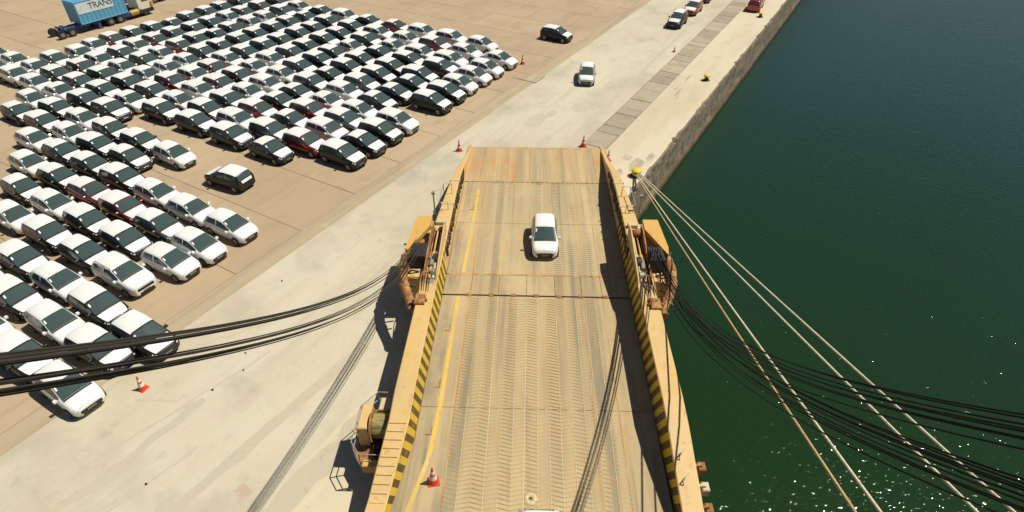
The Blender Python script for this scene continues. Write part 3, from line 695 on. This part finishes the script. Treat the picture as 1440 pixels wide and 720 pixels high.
    # sills and bumper inserts
    patch(m, [1.2, 3, 5, 7, 8], [1.6, 2.05], .006, 1); patch(m, [1.2, 3, 5, 7, 8], [-2.05, -1.6], .006, 1)
    patch(m, [2.93, 3.06], full(5.15), .008, 1); patch(m, [.70, .78], full(5.3), .007, 1)
    for su in (3.42, 5.0):          # door gaps
        patch(m, [su, su + .035], [2.3, 3, 4.1], .005, 1); patch(m, [su, su + .035], [-4.1, -3, -2.3], .005, 1)
    out['body'] = m
    g = MB(); patch(g, [3.07, 3.5, 3.95], full(5.12), .010); out['windscreen'] = g
    g = MB(); patch(g, [7.1, 7.5, 7.9], full(5.2), .010); out['rear_window'] = g
    for sg in (1, -1):
        a_, b_ = 4.16, 4.90
        for s0, s1 in ((3.32, 4.95), (5.06, 6.75)):
            g = MB(); k = [s0 + (s1 - s0) * q / 4 for q in range(5)]
            patch(g, k, [sg * a_, sg * b_] if sg > 0 else [-b_, -a_], .009); out.setdefault('side_window', []).append(g)
    g = MB(); patch(g, [.95, 1.5, 2, 2.5, 2.88], full(5.25), .006); out['bonnet_film'] = g
    g = MB(); patch(g, [4.08, 5, 6, 6.9], full(5.02), .006); out['roof_film'] = g
    for sg in (1, -1):
        g = MB(); patch(g, [.25, .8, 1.45], [sg * 3.75, sg * 4.0, sg * 4.55] if sg > 0 else [-4.55, -4.0, -3.75], .010); out.setdefault('headlight', []).append(g)
        g = MB(); patch(g, [7.9, 8.4, 8.85], [sg * 3.6, sg * 4.4] if sg > 0 else [-4.4, -3.6], .010); out.setdefault('tail_light', []).append(g)
    xf = ST[0][0]; zs = ST[0][3]; zl = ST[0][2]
    g = MB(); g.bbox(xf - .03, xf + .012, -.52, .52, zs - .18, zs - .01, .01); g.bbox(xf - .03, xf + .014, -.46, .46, zl + .01, zl + .13, .01); out['grille'] = g
    g = MB(); g.bbox(xf + .010, xf + .022, -.22, .22, zl + .155, zl + .215, .005); out['bumper_strip'] = g
    for sg in (1, -1):
        g = MB(); y = sg * (ST[3][1] + .07); g.bbox(.60, .76, min(y - .08, y + .08), max(y - .08, y + .08), ST[3][3] + .03, ST[3][3] + .17, .03); g.box(.66, .72, min(sg * ST[3][1] * .94, y), max(sg * ST[3][1] * .94, y), ST[3][3] + .05, ST[3][3] + .09); out.setdefault('mirror', []).append(g)
    g = MB(); p = P(3.68, -5.75); g.add([P(3.62, -5.35) + Vector((.012, 0, .014)), P(3.62, -5.95) + Vector((.012, 0, .014)), P(3.84, -5.95) + Vector((.012, 0, .014)), P(3.84, -5.35) + Vector((.012, 0, .014))], [(0, 1, 2, 3)]); out['paper_sheet'] = g
    if kind == 'suv':
        for sg in (1, -1):
            g = MB(); g.tube([(.1, sg * .64, 1.58), (.0, sg * .65, 1.69), (-1.3, sg * .65, 1.69), (-1.45, sg * .64, 1.60)], .022, 6); out.setdefault('roof_rail', []).append(g)
    wl = MB(); wl.tube([(0, -.10, 0), (0, .10, 0)], wr_, 16, 0); wl.tube([(0, -.108, 0), (0, .108, 0)], wr_ * .62, 12, 1); wl.tube([(0, -.115, 0), (0, .115, 0)], wr_ * .2, 8, 0)
    out['wheel'] = wl; out['_w'] = (ax, wr_, W_)
    return out
PM = {'windscreen': 'glass', 'rear_window': 'glass', 'side_window': 'glass', 'bonnet_film': 'film', 'roof_film': 'film', 'headlight': 'lamp', 'tail_light': 'tail', 'grille': 'trim', 'bumper_strip': 'rim', 'mirror': None, 'paper_sheet': 'paper', 'roof_rail': 'trim'}
CARS = {}; BODY = {}
def car(kind, colr, loc, ang, label, group=None, film=True, pitch=0.0, sc=None):
    if kind not in CARS:
        src = car_meshes(kind); CARS[kind] = {}
        for k, v in src.items():
            if k == '_w': CARS[kind][k] = v
            elif k == 'wheel': CARS[kind][k] = v.mesh("wheel", [M['tyre'], M['rim']])
            elif k == 'body' or k == 'mirror': CARS[kind][k] = v
            else: CARS[kind][k] = [q.mesh(k, M[PM[k]], recalc=k in ('grille', 'bumper_strip', 'roof_rail')) for q in (v if isinstance(v, list) else [v])]
    C_ = CARS[kind]
    if (kind, colr) not in BODY:
        BODY[(kind, colr)] = (C_['body'].mesh("body", [PAINT[colr], M['trim']]), [q.mesh("mirror", PAINT[colr]) for q in C_['mirror']])
    bo, mi = BODY[(kind, colr)]
    t = thing({'suv': "sport_utility_car", 'sedan': "sedan_car", 'hatch': "hatchback_car", 'compact': "hatchback_car"}[kind], label, "car", loc, ang, group)
    if sc: t.scale = sc
    if pitch: t.rotation_euler = (0, pitch, ang)
    link("body", bo, t)
    for q in mi: link("mirror", q, t)
    for k, v in C_.items():
        if k in ('_w', 'wheel', 'body', 'mirror'): continue
        if k in ('bonnet_film', 'roof_film') and (not film): continue
        for q in v: link(k, q, t)
    ax, r_, W_ = C_['_w']
    for x in (ax, -ax):
        for sg in (1, -1): link("wheel", C_['wheel'], t, (x, sg * (W_ - .085), r_))
    return t
CN = {'w': "white", 'b': "black", 'r': "dark red", 'g': "dark grey"}
ORD = "first second third fourth fifth sixth seventh eighth ninth tenth eleventh twelfth thirteenth fourteenth fifteenth".split()
HEAD = -QA            # bonnets towards the water
random.seed(21)
BIG = [
 [(26.25,58.50,'b'), (26.30,62.48,'b'), (26.25,66.70,'w'), (26.25,70.80,'w'), (26.25,74.90,'w'), (26.25,79.00,'w')],
 [(28.43,40.01,'b'), (28.44,44.85,'b'), (28.47,49.49,'b'), (28.49,54.22,'b'), (28.44,58.88,'w'), (28.47,63.10,'b'), (28.45,67.08,'b'), (28.45,71.06,'b'), (28.45,75.10,'w'), (28.45,79.20,'w'), (28.45,83.30,'w')],
 [(30.72,34.29,'b'), (30.75,38.41,'r'), (30.67,42.53,'g'), (30.68,46.70,'w'), (30.70,50.78,'b'), (30.73,54.76,'w'), (30.73,58.74,'b'), (30.76,62.74,'b'), (30.75,66.72,'b'), (30.84,70.73,'r'), (30.75,75.50,'b')],
 [(33.16,34.26,'b'), (33.18,38.43,'w'), (33.16,42.65,'b'), (33.02,46.65,'r'), (33.08,50.80,'g'), (33.16,55.05,'w'), (33.16,59.21,'r'), (33.13,63.22,'w'), (33.11,67.20,'w'), (33.11,71.20,'w'), (33.25,75.18,'w')],
 [(35.46,34.34,'b'), (35.48,38.41,'b'), (35.41,42.62,'r'), (35.42,46.60,'b'), (35.36,50.71,'w'), (35.32,54.69,'r'), (35.45,58.81,'w'), (35.40,62.79,'w'), (35.46,66.86,'b'), (35.45,70.87,'b'), (35.46,76.18,'w')],
 [(37.68,34.30,'w'), (37.71,38.68,'w'), (37.75,42.66,'w'), (37.70,46.66,'b'), (37.60,50.64,'w'), (37.61,54.62,'b'), (37.64,58.62,'r'), (37.71,62.85,'w'), (37.71,67.20,'w'), (37.78,71.79,'w'), (37.75,76.08,'r')],
 [(40.24,38.74,'b'), (40.19,42.84,'w'), (40.22,47.20,'b'), (40.23,51.27,'w'), (40.17,55.46,'w'), (40.13,59.51,'w'), (40.20,63.49,'b'), (40.24,67.47,'r'), (40.13,71.64,'r'), (40.19,75.93,'b')],
 [(42.65,34.26,'b'), (42.57,38.52,'b'), (42.58,42.76,'b'), (42.59,46.97,'b'), (42.56,51.21,'b'), (42.61,55.35,'w'), (42.53,59.33,'b'), (42.46,63.33,'b'), (42.57,67.56,'b'), (42.53,71.57,'b'), (42.54,75.55,'b')],
 [(45.15,34.27,'b'), (45.13,38.45,'b'), (45.09,42.63,'b'), (45.08,46.83,'b'), (45.07,50.95,'b'), (45.06,54.99,'b'), (45.07,59.23,'b'), (44.97,63.21,'b'), (44.96,67.19,'b'), (44.97,71.26,'b'), (44.95,75.27,'b')],
 [(47.50,34.33,'w'), (47.27,39.02,'b'), (47.45,43.00,'b'), (47.39,46.98,'b'), (47.37,50.96,'b'), (47.32,54.94,'b'), (47.36,58.92,'b'), (47.30,63.10,'b'), (47.21,67.23,'b'), (47.45,71.38,'b'), (47.45,75.50,'b')],
 [(50.12,34.35,'w'), (50.11,38.56,'b'), (50.05,42.66,'b'), (50.11,46.85,'b'), (50.08,50.90,'w'), (50.09,55.04,'b'), (50.10,59.02,'b'), (50.10,63.14,'b'), (50.10,67.26,'w'), (50.10,71.38,'w'), (50.10,75.50,'b')],
 [(52.49,34.33,'w'), (52.45,38.89,'w'), (52.50,42.87,'w'), (52.57,46.85,'w'), (52.53,50.83,'b'), (52.45,54.81,'b'), (52.33,58.79,'b'), (52.50,63.14,'b'), (52.50,67.26,'w'), (52.50,71.38,'b'), (52.50,75.50,'b')],
 [(55.46,34.46,'w'), (55.39,38.86,'w'), (55.46,43.18,'r'), (55.40,47.16,'w'), (55.32,51.34,'w'), (55.21,55.32,'b'), (55.17,59.30,'b'), (55.40,63.28,'b'), (55.46,67.58,'b'), (55.39,71.56,'r'), (55.40,75.54,'b')],
 [(58.44,38.73,'w'), (58.40,42.87,'w'), (58.39,46.97,'w'), (58.40,51.24,'r'), (58.25,55.28,'b'), (58.21,59.31,'w'), (58.22,63.29,'b'), (58.14,67.27,'w')],
]
BIG[-1] += [(58.3, 71.4, 'b'), (58.3, 75.5, 'w')]
for ri, row in enumerate(BIG):
    for pi_, (s, t, c) in enumerate(row):
        kind = 'sedan' if random.random() < .16 else ('compact' if c == 'w' and random.random() < .6 else 'hatch')
        if c == 'b' and random.random() < .10: c = 'g'
        p = Q(s + random.uniform(-.05, .05), t - .42 + random.uniform(-.06, .06))
        car(kind, c, p, HEAD + random.gauss(0, .014), f"{CN[c]} car, {ORD[pi_]} from the quay end, {ORD[ri]} row back in the big block", "new cars parked in the big block", sc=(1.035, 1.04, 1.06) if kind == 'hatch' else (.99, 1.03, 1.04))
NEAR = [
 [(5.8, 29.55, 'w'), (5.8, 33.7, 'b'), (5.9, 37.9, 'w')],
 [(8.16, 30.66, 'b'), (8.1, 34.75, 'w'), (8.1, 38.9, 'b'), (8.0, 43.0, 'w')],
 [(9.95, 29.51, 'b'), (10.13, 33.97, 'b'), (10.2, 38.1, 'w'), (10.2, 42.3, 'b')],
 [(12.54, 35.34, 'w'), (12.6, 39.5, 'b'), (12.6, 43.7, 'b'), (12.5, 47.9, 'w')],
 [(14.86, 34.12, 'w'), (14.77, 38.6, 'b'), (14.8, 42.8, 'b'), (14.8, 47.0, 'w'), (14.8, 51.2, 'b')],
 [(16.85, 34.0, 'w'), (16.98, 38.2, 'g'), (17.04, 42.3, 'r'), (17.1, 46.4, 'r'), (17.1, 50.5, 'b'), (17.1, 54.7, 'w')],
 [(19.4, 34.0, 'w'), (19.34, 37.98, 'w'), (19.45, 41.98, 'w'), (19.49, 46.18, 'b'), (19.46, 50.2, 'b'), (19.5, 54.3, 'b'), (19.5, 58.5, 'w')],
 [(21.69, 48.73, 'b'), (21.6, 52.9, 'b'), (21.7, 57.0, 'w'), (21.7, 61.2, 'b'), (21.7, 65.4, 'b')],
 [(23.86, 46.2, 'w'), (23.88, 50.51, 'b'), (23.9, 54.61, 'b'), (23.9, 58.8, 'w'), (23.9, 63.0, 'b'), (23.9, 67.2, 'w')]]
for ri, row in enumerate(NEAR):
    for pi_, (s, t, c) in enumerate(row):
        kind = 'suv' if (ri, pi_) == (3, 0) else ('compact' if c in 'wg' or random.random() < .4 else 'hatch')
        lab = f"{CN[c]} car, {ORD[pi_]} from the quay end, {ORD[ri]} row up in the near block"
        if kind == 'suv': lab = "white sport utility car with black roof rails at the front of the near block"
        car(kind, c, Q(s, t - .42), HEAD + random.gauss(0, .02), lab, "new cars parked in the near block")
# cars standing or driving alone
lone = car('hatch', 'b', Q(23.7, 39.1), math.pi - QA + .10, "black hatchback with white roof driving alone up the aisle between the blocks")
m = MB(); m.add([(-1.862, -.52, 1.02), (-1.862, .52, 1.02), (-1.94, .48, .82), (-1.94, -.48, .82)], [(0, 1, 2, 3)]); m.build('tailgate_film', M['film'], lone)
car('hatch', 'b', Q(66.2, 32.6), HEAD - .02, "black hatchback alone on the tan lot beyond the big block")
car('compact', 's', Q(56.6, 24.2), rad(-98.5), "silver hatchback with white bonnet driving alone down the pale apron")
car('suv', 'b', Q(79.0, 21.9), QROT + math.pi + .03, "black car with white bonnet leading the queue on the far apron")
car('hatch', 'x', Q(85.2, 21.75), QROT + math.pi, "red car with white bonnet second in the queue on the far apron")
car('hatch', 'x', Q(92.0, 21.9), QROT + math.pi, "red car last in the queue at the top edge of the photo")
car('hatch', 'x', Q(91.2, 14.9), QROT + .05, "bright red car without film parked on the quay edge by the far bollard", None, False)
sl = math.atan(SL)
def on_ramp(kind, colr, x, y, label):
    # wheels on the bars: the car leans with the slope, nose down to the ship side being uphill
    p = RW(x, y, 0); p.z = zd(y) + .012
    return car(kind, colr, p, -RA - math.pi / 2, label, None, True, -sl)
on_ramp('compact', 'w', .55, 31.4, "white car driving up the middle of the ramp towards the ship")
on_ramp('compact', 'w', .05, 10.32, "white car whose tail just shows at the bottom edge of the ramp")

# ------------------------------------------------------------------ lorry and container behind the lot
def wheel_pair(parent, x, y, r, wd, n=2):
    for sg in (1, -1):
        m = MB(); m.tube([(x, y + sg * .75, r), (x, y + sg * (.75 + wd), r)], r, 16, 0); m.tube([(x, y + sg * (.75 + wd + .005), r), (x, y + sg * (.75 + wd - .02), r)], r * .5, 12, 1)
        m.build("wheel", [M['tyre'], M['rim']], parent)
TR = thing("container_chassis", "dark blue skeletal trailer carrying the pale blue container behind the parked cars", "trailer", Q(38.1, 85.15), QROT)
m = MB(); m.bbox(-1.5, 8.6, -.55, -.40, .72, .98, .02); m.bbox(-1.5, 8.6, .40, .55, .72, .98, .02)
for x in (-1.4, 1, 3.5, 6.3, 8.4): m.bbox(x, x + .16, -1.18, 1.18, .80, 1.0, .02)
m.build("frame", M['dblue'], TR)
for sg in (1, -1):
    m = MB(); m.bbox(2.6, 2.95, sg * .95 - .14, sg * .95 + .14, .1, .85, .02); m.bbox(2.5, 3.05, sg * .95 - .2, sg * .95 + .2, 0, .1, .02); m.build("landing_leg", M['dblue'], TR)
for x in (.0, 1.2): wheel_pair(TR, x - 1.9, 0, .48, .45)
m = MB(); m.bbox(5.3, 7.3, -1.15, -.75, .5, .95, .04); m.build("side_box", M['dblue'], TR)
CT = thing("shipping_container", "pale blue container with TRANS lettered on a light band, on the trailer", "container", Q(38.75, 83.95, 1.0), QROT)
L_, W2, H2 = 6.1, 2.44, 2.6
m = MB(); n = 44; vs = []
for i in range(n + 1):
    x = .1 + (L_ - .2) * i / n; d = .035 if (i // 1) % 4 in (1, 2) else 0
    vs += [(x, d + .01, .12), (x, d + .01, H2 - .12), (x, W2 - d - .01, .12), (x, W2 - d - .01, H2 - .12)]
m.add(vs, [(4 * i, 4 * i + 4, 4 * i + 5, 4 * i + 1) for i in range(n)] + [(4 * i + 2, 4 * i + 3, 4 * i + 7, 4 * i + 6) for i in range(n)])
m.box(.1, L_ - .1, .06, W2 - .06, .08, .14); m.box(.08, L_ - .08, .05, W2 - .05, H2 - .10, H2 - .03); m.box(.02, .06, .1, W2 - .1, .1, H2 - .1); m.box(L_ - .06, L_ - .02, .1, W2 - .1, .1, H2 - .1)
m.build("body", M['blue'], CT)
for y in (0, W2 - .12):
    for z in (0, H2 - .12): m = MB(); m.bbox(.12, L_ - .12, y, y + .12, z, z + .12, .01); m.build("side_rail", M['blue'], CT)
    for x in (0, L_ - .12): m = MB(); m.bbox(x, x + .12, y, y + .12, 0, H2, .01); m.build("corner_post", M['blue'], CT)
m = MB(); m.box(.12, 4.6, -.012, .004, 1.18, 2.42); m.build("pale_panel", M['band'], CT)
cu = D.curves.new("lettering", 'FONT'); cu.body = "TRANS"; cu.size = 1.0; cu.extrude = .006; cu.space_character = .95
tx = D.objects.new("lettering", cu); COL.objects.link(tx)
dg = bpy.context.evaluated_depsgraph_get(); me = D.meshes.new_from_object(tx.evaluated_get(dg)); D.objects.remove(tx)
me.materials.clear(); me.materials.append(M['ink'])
o = link("lettering", me, CT, (1.55, -.022, 1.52)); o.rotation_euler = (math.pi / 2, 0, 0); o.scale = (1.0, 1.0, 1)
LR = thing("lorry", "cream cabbed lorry tractor with yellow tank coupled to the blue trailer", "lorry", Q(43.9, 85.15), QROT)
m = MB(); m.bbox(-2.4, 3.6, -.45, .45, .55, .80, .02); m.build("frame", M['black'], LR)
for x in (-1.6, -.35): wheel_pair(LR, x, 0, .50, .5)
wheel_pair(LR, 3.3, .0, .50, .32)
m = MB(); m.cyl((1.2, -.95, .75), (2.35, -.95, .75), .36, 14); m.build("fuel_tank", M['tank'], LR)
m = MB(); m.prism([(2.5, .9), (4.35, .9), (4.35, 1.7), (4.1, 2.75), (3.9, 2.9), (2.5, 2.95)], 'y', -1.15, 1.15); cb = m.build("cab", M['cab'], LR)
m = MB(); m.add([(4.36, -1.0, 1.75), (4.36, 1.0, 1.75), (4.125, .95, 2.68), (4.125, -.95, 2.68)], [(0, 1, 2, 3)]); m.build("windscreen", M['glass'], cb)
for sg in (1, -1): m = MB(); m.box(3.1, 4.0, sg * 1.155 - .006, sg * 1.155 + .006, 1.8, 2.6); m.build("side_window", M['glass'], cb)
m = MB(); m.bbox(2.5, 4.42, -1.17, 1.17, .42, .9, .04); m.build("bumper", M['black'], LR)
m = MB(); m.bbox(4.2, 4.5, -1.35, -1.1, 1.0, 1.7, .04); m.build("corner_marker", M['orange'], LR)
m = MB(); m.bbox(2.7, 3.6, -.8, .8, 2.94, 3.12, .05); m.build("roof_hatch", M['grey'], LR)
FT = thing("flatbed_trailer", "dark low trailer with a row of wheels standing behind the cream lorry", "trailer", Q(49.5, 89.4), QROT)
m = MB(); m.bbox(-3.5, 5.5, -1.2, 1.2, .95, 1.2, .04); m.build("bed", M['black'], FT)
for x in (.6, 1.8, 3.0, 4.2): wheel_pair(FT, x, 0, .5, .45)
m = MB(); m.bbox(-3.5, -3.2, -1.2, 1.2, 1.2, 2.2, .03); m.build("headboard", M['rust'], FT)
